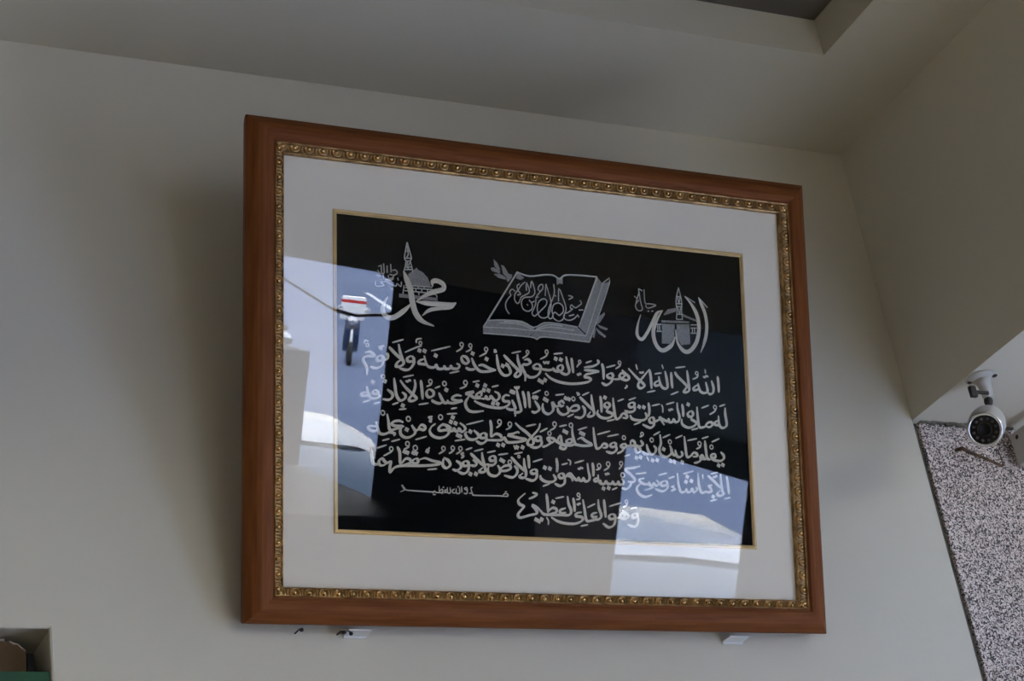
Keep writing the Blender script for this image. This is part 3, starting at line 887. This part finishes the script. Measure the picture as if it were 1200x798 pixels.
g2 2637 1421 2814 1363 2915 1335 2913 1299 2787 1334 2635 1376
t 2108 1193 2209 1201
t 2103 1069 2204 1077
t 2133 1184 2128 1083
t 2171 1187 2166 1086
t 2782 1236 2911 1247
t 2779 1180 2908 1190
t 2780 1089 2904 1099
t 2818 1183 2814 1096
t 2862 1186 2858 1100
t 2574 1876 2529 1725 2513 1587 2524 1452 2505 1315
t 2574 1876 2606 1731 2625 1597 2614 1460 2628 1325
t 2528 1713 2605 1720
t 2505 1587 2638 1598
t 2515 1538 2623 1547
t 2509 1401 2637 1412
t 2505 1311 2633 1321
t 2548 1704 2569 1603 2595 1708
t 2541 1533 2573 1411 2596 1526
t 1781 1790 1810 1572 1842 1429 1753 1406 1707 1496 1781 1587
t 1889 1786 1899 1553 1984 1542 2115 1526 1951 1461 1908 1513
t 1791 1728 1721 1542
t 1688 1651 1756 1608
t 1855 1756 1781 1790
t 1941 1408 1974 1411
t 2017 1414 2054 1418"""
PX = .00162
def smooth_pts(P, k=4):
    if len(P) < 3: return [P[0].lerp(P[1], i / 4) for i in range(5)]
    closed = (P[0] - P[-1]).length < .0006
    out = []
    n = len(P)
    for i in range(n - 1):
        p0 = P[i-1] if i > 0 else (P[n-2] if closed else P[0]*2 - P[1])
        p1, p2 = P[i], P[i+1]
        p3 = P[i+2] if i + 2 < n else (P[1] if closed else P[n-1]*2 - P[n-2])
        for j in range(k):
            t = j / k
            out.append(.5 * ((2*p1) + (p2-p0)*t + (2*p0-5*p1+4*p2-p3)*t*t + (3*p1-p0-3*p2+p3)*t**3))
    out.append(P[-1]); return out
NIB = Vector((math.cos(math.radians(35)), math.sin(math.radians(35))))
ZB = .0006
def ribbon(bm, P, wf, h, base=ZB):
    rows = []; n = len(P)
    for i, p in enumerate(P):
        d = P[min(i+1, n-1)] - P[max(i-1, 0)]
        if d.length < 1e-7: d = Vector((1, 0))
        d.normalize(); nn = Vector((-d.y, d.x)); w_ = wf(i / (n - 1), d)
        rows.append([bm.verts.new((p.x + nn.x*w_*k, -(base + (h if k == 0 else 0)), p.y + nn.y*w_*k)) for k in (-1, 0, 1)])
    for a_, b_ in zip(rows, rows[1:]):
        for k in (0, 1): bm.faces.new((a_[k], b_[k], b_[k+1], a_[k+1]))
def taper(u, lo=.55, z=.16): return min(1, lo + (1-lo) * min(u, 1-u) / z)
groups = {}
cur = None
for ln in STROKES.strip().split('\n'):
    a_ = ln.split()
    if a_[0] == 'T': cur = a_[1]; groups.setdefault(cur, bmesh.new()); groups.setdefault(cur + '_fill', bmesh.new()); groups.setdefault(cur + '_line', bmesh.new()); continue
    s = a_[0]; v_ = [int(x) * 1e-4 for x in a_[1:]]; P = [Vector((v_[i], v_[i+1])) for i in range(0, len(v_), 2)]
    bm = groups[cur]
    if s == 'm': ribbon(bm, smooth_pts(P), lambda u, d: PX * .5 * taper(u) * (2.0 + 1.4 * abs(d.x*NIB.y - d.y*NIB.x)), .0005)
    elif s == 'h': ribbon(bm, smooth_pts(P), lambda u, d: PX * .5 * (1.25 if cur == 'small' else 1.75) * taper(u, .6), .0004)
    elif s == 'k': ribbon(bm, smooth_pts(P), lambda u, d: PX * .5 * 2.3 * taper(u, .7), .0004)
    elif s == 'd':
        for p in P:
            q = .0046; vs = [bm.verts.new((p.x + q*math.cos(a), -ZB, p.y + q*math.sin(a))) for a in (math.radians(20), math.radians(110), math.radians(200), math.radians(290))]
            c_ = bm.verts.new((p.x, -(ZB + .0007), p.y))
            for i in range(4): bm.faces.new((vs[i], vs[(i+1) % 4], c_))
    elif s[0] == 'o':
        r_ = int(s[1:]) * 1e-4
        for p in P: ribbon(bm, [p + Vector((math.cos(t)*r_, math.sin(t)*r_*1.1)) for t in [2*math.pi*i/14 for i in range(15)]], lambda u, d: PX*.5*1.35, .0004)
    elif s[0] == 'f':
        w0 = int(s[1:]) * 1e-4 * .5
        ribbon(bm, smooth_pts(P, 6), lambda u, d: w0 * min(1, .25 + .75 * min(u / .18, 1)) * min(1, .22 + .78 * min((1-u) / .25, 1)), .0009, ZB + .0003)
        if int(s[1:]) <= 0: pass
    elif s[0] == 't': ribbon(groups[cur + '_line'], smooth_pts(P, 3), lambda u, d: PX * .5 * (1.7 if s == 't2' else 1.25), .0002, ZB + .0002)
    elif s[0] == 'g':
        g = groups[cur + '_fill']; vs = [g.verts.new((p.x, -(ZB - .0002), p.y)) for p in P]
        try: f_ = g.faces.new(vs); bmesh.ops.triangulate(g, faces=[f_])
        except ValueError: pass
names = {'verse': 'calligraphy_verse', 'small': 'calligraphy_signature_line', 'emblem': 'calligraphy_emblems',
         'emblem_fill': 'embroidered_mosque_shading', 'emblem_line': 'embroidered_mosque_outlines',
         'book_fill': 'embroidered_book_shading', 'book_line': 'embroidered_book_outlines'}
labels = {'verse': 'five lines of silver calligraphy', 'small': 'small thin line of silver writing', 'emblem': 'two large silver calligraphic words at the top corners',
          'emblem_fill': 'grey hatched dome and cube shaped building', 'emblem_line': 'fine silver minarets, arcades and small writing',
          'book_fill': 'grey hatched pages and leaves of the open book', 'book_line': 'fine silver outline of the open book and its writing'}
for k, g in groups.items():
    if k in names and len(g.verts):
        o = obj(names[k], g, M['thread_grey'] if k.endswith('_fill') else M['thread_line'] if k.endswith('_line') else M['thread'], panel)
        o['label'] = labels[k]; o['kind'] = 'stuff'
# ---- what carries the frame: two white wall tabs and three nails under its lower edge
for i, (x0, x1, lab) in enumerate(((1.199, 1.237, 'small white clip on the wall under the left part of the picture frame'), (1.885, 1.924, 'small white clip on the wall under the right part of the picture frame'))):
    e_ = empty('wall_clip', ((x0+x1)/2, YW, 1.1445), lab, 'clip', 'clips under the picture frame')
    hw = (x1-x0)/2
    bm = bmesh.new(); box(bm, -hw, hw, -.026, 0, -.0012, .0012, bev=.0005); obj('ledge', bm, M['white_paint'], e_)
    bm = bmesh.new(); box(bm, -hw, hw, -.0025, 0, -.0045, -.0012); obj('back_plate', bm, M['white_paint'], e_)
for i, (x, z, lab) in enumerate(((1.121, 1.1475, 'tiny black nail under the lower left of the picture frame'), (1.1895, 1.1465, 'black nail left of the left white wall clip'), (1.201, 1.1465, 'bent black nail touching the left white wall clip'))):
    e_ = empty('black_nail', (x, YW, z), lab, 'nail', 'nails under the picture frame')
    bm = bmesh.new(); tube(bm, [(0, .004, 0), (0, -.018, -.001), (.001, -.026, -.004 - .002*i)], .0013, 8); obj('shank', bm, M['black'], e_)
    bm = bmesh.new(); lathe(bm, (.001, -.024, -.004 - .002*i), (0, -1, -.3), [(0, .0015), (.001, .0032), (.003, .003), (.0036, .001)], 12); obj('head', bm, M['black'], e_)
# ================================================================ SURVEILLANCE CAMERA under the head of the opening
cc = empty('surveillance_camera', (2.4470, 2.6400, ZS), 'white bullet surveillance camera screwed under the ledge above the granite', 'camera')
def wl_(p): return (p[0] - 2.4470, p[1] - 2.6400, p[2] - ZS)
bm = bmesh.new(); lathe(bm, (-.006, 0, 0), (0, 0, -1), [(0, .026), (.003, .0275), (.006, .0255), (.0085, .019)], 40)
for v_ in bm.verts: v_.co.x = v_.co.x * 1.05; v_.co.y *= 1.05
base = obj('mounting_plate', bm, M['white_plastic'], cc, True)
for p in ((-.023, .012), (.010, -.018)):
    bm = bmesh.new(); lathe(bm, (p[0], p[1], -.0062), (0, 0, -1), [(0, .0056), (.0018, .0056), (.0026, .003)], 14); obj('screw', bm, M['dark_screw'], base)
bm = bmesh.new(); tube(bm, [(-.005, 0, -.006), (-.003, 0, -.016), (-.001, .001, -.030), (0, .001, -.044)], [.017, .0125, .0115, .0105], 24); obj('stem', bm, M['white_plastic'], cc, True)
bm = bmesh.new(); lathe(bm, (-.002, .001, -.042), (-.15, 0, -1), [(0, .004), (.004, .0075), (.009, .0085), (.014, .0075), (.018, .005), (.028, .005)], 18); obj('swivel_joint', bm, M['dark_screw'], cc, True)
bm = bmesh.new(); box(bm, -.052, -.038, -.016, -.008, -.052, -.030, bev=.0015); box(bm, -.040, -.010, -.014, -.0100, -.044, -.038)
obj('locking_tab', bm, M['dark_screw'], cc)
F_ = Vector(wl_((2.379, 2.600, 1.466))); Bk = Vector(wl_((2.446, 2.657, 1.518))); ax = (Bk - F_); Lc = ax.length; ax.normalize()
bm = bmesh.new(); lathe(bm, F_, ax, [(-.001, .0300), (.002, .0325), (.006, .0332), (.03, .0335), (.06, .0335), (.078, .0320), (.090, .027), (.097, .017), (.100, .004)], 48)
body = obj('camera_body', bm, M['white_plastic'], cc, True)
bm = bmesh.new(); lathe(bm, F_ - ax*.003, ax, [(0, .0265), (-.0012, .0280), (-.0012, .0300), (.001, .0320), (.005, .0322), (.005, .0265), (0, .0265)], 48, cap=False); obj('bezel_ring', bm, M['steel'], body, True)
bm = bmesh.new(); lathe(bm, F_ - ax*.0016, ax, [(0, .0268), (.001, .0268)], 40); obj('front_glass', bm, M['lens'], body)
bm = bmesh.new(); lathe(bm, F_ - ax*.0018, -ax, [(0, .0125), (.0022, .0120), (.0028, .0095), (.0012, .0085), (.0014, .001)], 28); obj('lens', bm, M['black'], body, True)
u_, v__, _ = frame_of(ax)
led0 = None
for k in range(12):
    a_ = 2*math.pi*k/12; p = F_ - ax*.0018 + (u_*math.cos(a_) + v__*math.sin(a_))*.0200
    if led0 is None:
        bm = bmesh.new(); lathe(bm, (0, 0, 0), -ax, [(0, .0030), (.0008, .0028), (.0014, .0014)], 10); led0 = obj('infrared_led', bm, M['led'], body, True); led0.location = p
    else:
        o = led0.copy(); C.objects.link(o); o.parent = body; o.location = p
# bent rusty wire on the granite
o = obj('bent_wire', tube(bmesh.new(), [(2.500, YW+.006, 1.5435), (2.504, YW-.012, 1.5395), (2.512, YW-.014, 1.532), (2.535, YW-.016, 1.523), (2.560, YW-.018, 1.512), (2.580, YW-.018, 1.5035), (2.5845, YW-.018, 1.5050), (2.590, YW-.012, 1.524), (2.596, YW-.004, 1.545), (2.598, YW+.006, 1.550)], [.0036, .0036, .004, .003, .0028, .0028, .0026, .0018, .0016, .0016], 10), M['rust'], None, True)
tag(o, 'rusty bent wire bracket fixed to the speckled granite under the surveillance camera', 'wire bracket')
# small white box at the right edge
e_ = empty('junction_box', (2.662, YW - .045, 1.545), 'small white junction box with a dark screw high on the granite', 'junction box')
bm = bmesh.new(); box(bm, -.03, -.008, -.05, .040, -.033, .034, bev=.004); jb = obj('housing', bm, M['white_plastic'], e_)
bm = bmesh.new(); lathe(bm, (-.0295, .020, .020), (-1, 0, 0), [(0, .0045), (.001, .0045), (.0018, .002)], 14); obj('screw', bm, M['dark_screw'], jb)
# ================================================================ NICHE CONTENTS
e_ = empty('cardboard_box', (.60, YW + .034, NZ0), 'torn brown cardboard box at the back of the wall niche', 'box')
bm = bmesh.new(); prism(bm, [(-.30, 0), (.117, 0), (.117, .467), (.110, .473), (.104, .480), (.099, .4785), (.092, .4835), (.070, .4850), (-.30, .4855)], 1, .005, .040)
obj('box_body', bm, M['cardboard'], e_)
bm = bmesh.new(); tube(bm, [(.086, .003, .4850), (.060, .003, .4862), (.0, .003, .4868), (-.1, .003, .4865)], .0014, 6); obj('torn_edge', bm, M['torn'], e_)
bm = bmesh.new(); tube(bm, [(.094, .004, .4835), (.100, .004, .4800), (.105, .003, .4790), (.111, .003, .4730), (.1165, .003, .468)], .0010, 6); obj('torn_edge', bm, M['torn'], e_)
o = obj('black_folder', B(.7190, .7285, YW + .040, YW + .10, NZ0, 1.1265), M['black']); tag(o, 'narrow black folder standing between the cardboard box and the niche side', 'folder')
e_ = empty('green_book', (.57, YW + .014, NZ0), 'green cloth covered book standing at the front of the wall niche', 'book')
gz = 1.0835 - NZ0
bm = bmesh.new(); box(bm, -.30, .171, -.012, -.009, 0, gz); box(bm, -.30, .171, .010, .013, 0, gz); box(bm, .168, .171, -.009, .010, 0, gz); obj('cover', bm, M['green'], e_)
bm = bmesh.new(); box(bm, -.295, .166, -.0085, .0095, .004, gz - .005); obj('pages', bm, M['torn'], e_)

# ================================================================ SHOP FRONT AND STREET (seen mirrored in the glass)
G = FL - .04
bm = bmesh.new(); box(bm, XO, 120, -300, 40, G - .3, G); struct('street_ground', bm, M['asphalt'])
bm = bmesh.new(); box(bm, XO, XO + 1.3, -40, 30, G, G + .12, bev=.02); struct('pavement', bm, M['kerb'])
bm = bmesh.new()
def flat(bm, pts, wd, z):
    P = smooth_pts([Vector(p) for p in pts], 6); rows = []
    for i, p in enumerate(P):
        d = (P[min(i+1, len(P)-1)] - P[max(i-1, 0)]).normalized(); nn = Vector((-d.y, d.x)) * wd
        rows.append((bm.verts.new((p.x-nn.x, p.y-nn.y, z)), bm.verts.new((p.x+nn.x, p.y+nn.y, z))))
    for a_, b_ in zip(rows, rows[1:]): bm.faces.new((a_[0], a_[1], b_[1], b_[0]))
flat(bm, [(8, 5), (10, -10), (13, -20), (16.5, -30), (22, -45), (30, -70)], .10, G + .006)
flat(bm, [(18, -12), (17.5, -24), (20, -36), (26, -55)], .12, G + .006)
struct('road_marking', bm, M['line'])
# awning over the inner opening
aw = empty('shop_awning', (XO + .001, 1.75, 1.5), 'dark cloth awning over the shop opening beside the granite', 'awning')
bm = bmesh.new(); prism(bm, [(0.0, .12), (.85, -.30), (.85, -.42), (.84, -.42), (.84, -.31), (0, .10)], 1, -2.75, .24); obj('awning_cloth', bm, M['awning'], aw)
# made-up cabinets against the right wall, placed to bound the mirrored street
cb = empty('tall_blocker', (2.2085, -1.20, FL), 'tall dark cabinet added to block part of the mirrored shop opening', 'cabinet')
bm = bmesh.new(); box(bm, -.2, .2, -.395, .395, 0, 2.50); obj('cabinet_body', bm, M['cabinet'], cb)
for k in (-1, 1):
    bm = bmesh.new(); box(bm, -.22, -.20, min(0, k*.385)+.005, max(0, k*.385)-.005, .08, 2.44, bev=.004); d_ = obj('door', bm, M['cabinet'], cb)
    bm = bmesh.new(); tube(bm, [(-.24, k*.06, 1.1), (-.24, k*.06, 1.3)], .008, 8); obj('handle', bm, M['steel'], d_)
cb = empty('low_blocker', (2.2085, -.275, FL), 'dark cabinet added to cut off the lower part of the mirrored street', 'cabinet')  # second added blocker, hides the street below the reflected patch
bm = bmesh.new(); box(bm, -.2, .2, -.525, .52, 0, 2.12, bev=.004); obj('cabinet_body', bm, M['cabinet'], cb)
for k in range(3):
    bm = bmesh.new(); box(bm, -.215, -.2, -.51, .505, .06 + k*.68, .70 + k*.68, bev=.003); d_ = obj('drawer_front', bm, M['cabinet'], cb)
    bm = bmesh.new(); lathe(bm, (-.215, 0, .38 + k*.68), (-1, 0, 0), [(0, .008), (.012, .008), (.016, .014), (.024, .012)], 12); obj('knob', bm, M['steel'], d_)
# dark cable across the opening
o = obj('overhead_cable', tube(bmesh.new(), [(XO + .06, -5.2, 1.56), (XO + .06, -2.2, 1.52), (XO + .06, -1.70, 1.450), (XO + .06, -1.45, 1.418), (XO + .06, -1.20, 1.412), (XO + .06, -.95, 1.435), (XO + .06, -.75, 1.464), (XO + .06, -.3, 1.52)], .006, 8), M['black']); tag(o, 'thin black cable stretched across the outside of the shop opening', 'cable')

def scooter(loc, rz, paint, label, boxed=False):
    e_ = empty('motor_scooter', loc, label, 'scooter', None, (0, 0, rz))
    for y in (-.62, .62):
        bm = bmesh.new(); lathe(bm, (-.045, y, .24), (1, 0, 0), [(0, .16), (.0, .22), (.02, .24), (.07, .24), (.09, .22), (.09, .16)], 24); w_ = obj('wheel', bm, M['rubber'], e_, True)
        bm = bmesh.new(); lathe(bm, (-.03, y, .24), (1, 0, 0), [(0, .03), (.0, .155), (.06, .155), (.06, .03)], 20); obj('hub', bm, M['steel'], w_)
    bm = bmesh.new(); prism(bm, [(-.82, .52), (-.55, .40), (-.20, .26), (.22, .25), (.40, .36), (.52, .80), (.46, .92), (.38, .86), (.26, .40), (.12, .33), (-.05, .36), (-.12, .68), (-.60, .74), (-.85, .66)], 0, -.15, .15)
    bmesh.ops.bevel(bm, geom=bm.edges[:], offset=.02, segments=2, affect='EDGES'); obj('fairing', bm, paint, e_, True)
    bm = bmesh.new(); prism(bm, [(-.78, .74), (-.10, .70), (-.06, .76), (-.30, .80), (-.76, .84)], 0, -.13, .13); bmesh.ops.bevel(bm, geom=bm.edges[:], offset=.02, segments=2, affect='EDGES'); obj('seat', bm, M['rubber'], e_, True)
    bm = bmesh.new(); tube(bm, [(-.33, .30, 1.02), (-.18, .40, 1.0), (0, .44, .95), (.18, .40, 1.0), (.33, .30, 1.02)], .018, 8); obj('handlebar', bm, M['rubber'], e_, True)
    bm = bmesh.new(); lathe(bm, (0, .50, .90), (0, 1, .1), [(0, .09), (.05, .10), (.08, .07), (.09, .01)], 18); obj('headlight', bm, M['steel'], e_, True)
    bm = bmesh.new(); tube(bm, [(0, .42, .85), (0, .62, .26)], .03, 8); obj('fork', bm, M['steel'], e_)
    for s_ in (-1, 1):
        bm = bmesh.new(); lathe(bm, (s_*.26, .38, 1.12), (0, 1, 0), [(0, .05), (.015, .06), (.02, .045)], 14); tube(bm, [(s_*.26, .38, 1.12), (s_*.22, .38, .99)], .008, 6); obj('mirror', bm, M['steel'], e_)
    if boxed:
        bm = bmesh.new(); box(bm, -.25, .25, -.95, -.45, .85, 1.32, bev=.03); bx_ = obj('delivery_box', bm, M['car_white'], e_)
        bm = bmesh.new(); box(bm, -.252, .252, -.952, -.448, 1.20, 1.26); obj('red_band', bm, M['red'], bx_)
scooter((15.3, -33.5, G), .35, M['navy'], 'navy scooter with a white delivery box on the road outside', True)
scooter((12.2, -30.5, G), 1.2, M['car_white'], 'white scooter parked nearest the delivery scooter')
scooter((11.0, -27.0, G), 1.3, M['red'], 'red scooter parked in the row across the road')
scooter((9.9, -24.5, G), 1.25, M['car_white'], 'white scooter at the near end of the parked row')
scooter((13.2, -37.0, G), 1.1, M['navy'], 'navy scooter at the far end of the parked row')

def car(loc, rz, paint, label):
    e_ = empty('parked_car', loc, label, 'car', None, (0, 0, rz))
    # lower body: lofted cross sections along y
    st = [(-2.10, .60, .42, .62), (-2.0, .78, .28, .78), (-1.5, .84, .22, .88), (-.8, .86, .20, .92), (0, .87, .20, .92), (.8, .87, .20, .92), (1.35, .85, .22, .86), (1.85, .78, .26, .76), (2.08, .62, .40, .62)]
    bm = bmesh.new(); rings = []
    for y, hw, z0, z1 in st:
        zm = (z0 + z1) / 2
        rings.append([bm.verts.new(p) for p in ((-hw*.9, y, z0), (hw*.9, y, z0), (hw, y, z0+.12), (hw, y, z1-.14), (hw*.93, y, z1-.03), (hw*.7, y, z1), (0, y, z1+.03), (-hw*.7, y, z1), (-hw*.93, y, z1-.03), (-hw, y, z1-.14), (-hw, y, z0+.12))])
    n = len(rings[0])
    for a_, b_ in zip(rings, rings[1:]):
        for i in range(n): bm.faces.new((a_[i], b_[i], b_[(i+1) % n], a_[(i+1) % n]))
    bm.faces.new(rings[0]); bm.faces.new(rings[-1][::-1]); bmesh.ops.recalc_face_normals(bm, faces=bm.faces[:])
    obj('body_shell', bm, paint, e_, True)
    cab = [(-1.75, .74, .88, .90), (-1.25, .70, .9, 1.34), (-.6, .66, .9, 1.43), (.1, .66, .9, 1.42), (.55, .67, .9, 1.32), (1.15, .72, .88, .93)]
    bm = bmesh.new(); rings = []
    for y, hw, z0, z1 in cab:
        k = (z1 - z0) / .5
        rings.append([bm.verts.new(p) for p in ((-hw-.06*k, y, z0), (hw+.06*k, y, z0), (hw*(1-.10*k), y, z1-.06*k), (hw*(1-.28*k), y, z1), (0, y, z1+.015), (-hw*(1-.28*k), y, z1), (-hw*(1-.10*k), y, z1-.06*k))])
    n = 7
    for a_, b_ in zip(rings, rings[1:]):
        for i in range(n): bm.faces.new((a_[i], b_[i], b_[(i+1) % n], a_[(i+1) % n]))
    bm.faces.new(rings[0]); bm.faces.new(rings[-1][::-1]); bmesh.ops.recalc_face_normals(bm, faces=bm.faces[:])
    obj('windows', bm, M['car_glass'], e_, True)
    bm = bmesh.new(); rings = []
    for y, hw, z in ((-1.22, .62, 1.345), (-.6, .62, 1.445), (.1, .62, 1.435), (.52, .62, 1.34)):
        rings.append([bm.verts.new(p) for p in ((-hw*1.02, y, z-.06), (-hw*.72, y, z+.012), (0, y, z+.03), (hw*.72, y, z+.012), (hw*1.02, y, z-.06))])
    for a_, b_ in zip(rings, rings[1:]):
        for i in range(4): bm.faces.new((a_[i], b_[i], b_[i+1], a_[i+1]))
    bmesh.ops.solidify(bm, geom=bm.faces[:], thickness=.02); obj('roof', bm, paint, e_, True)
    for s_ in (-1, 1):
        bm = bmesh.new(); tube(bm, [(s_*.63, .50, 1.33), (s_*.72, .85, 1.12), (s_*.77, 1.15, .92)], .03, 8); obj('pillar', bm, paint, e_, True)
        for y in (-1.3, 1.3):
            bm = bmesh.new(); lathe(bm, (s_*.66, y, .31), (s_, 0, 0), [(0, .30), (.02, .32), (.18, .32), (.205, .29), (.205, .21), (.19, .20), (.19, .02)], 28); obj('wheel', bm, M['rubber'], e_, True)
        bm = bmesh.new(); box(bm, s_*.62-.14, s_*.62+.14, 1.92, 2.02, .58, .70, bev=.03); obj('headlight', bm, M['steel'], e_)
        bm = bmesh.new(); box(bm, s_*.62-.14, s_*.62+.14, -2.06, -1.98, .60, .74, bev=.03); obj('tail_light', bm, M['red'], e_)
        bm = bmesh.new(); box(bm, s_*.95-.09, s_*.95+.09, .86, .98, .92, 1.04, bev=.03); obj('door_mirror', bm, paint, e_)
car((5.9, -4.4, G), .25, M['car_blue'], 'blue grey car parked closest to the shop opening')
car((5.2, -8.75, G), .15, M['car_white'], 'white car parked farther along the road')
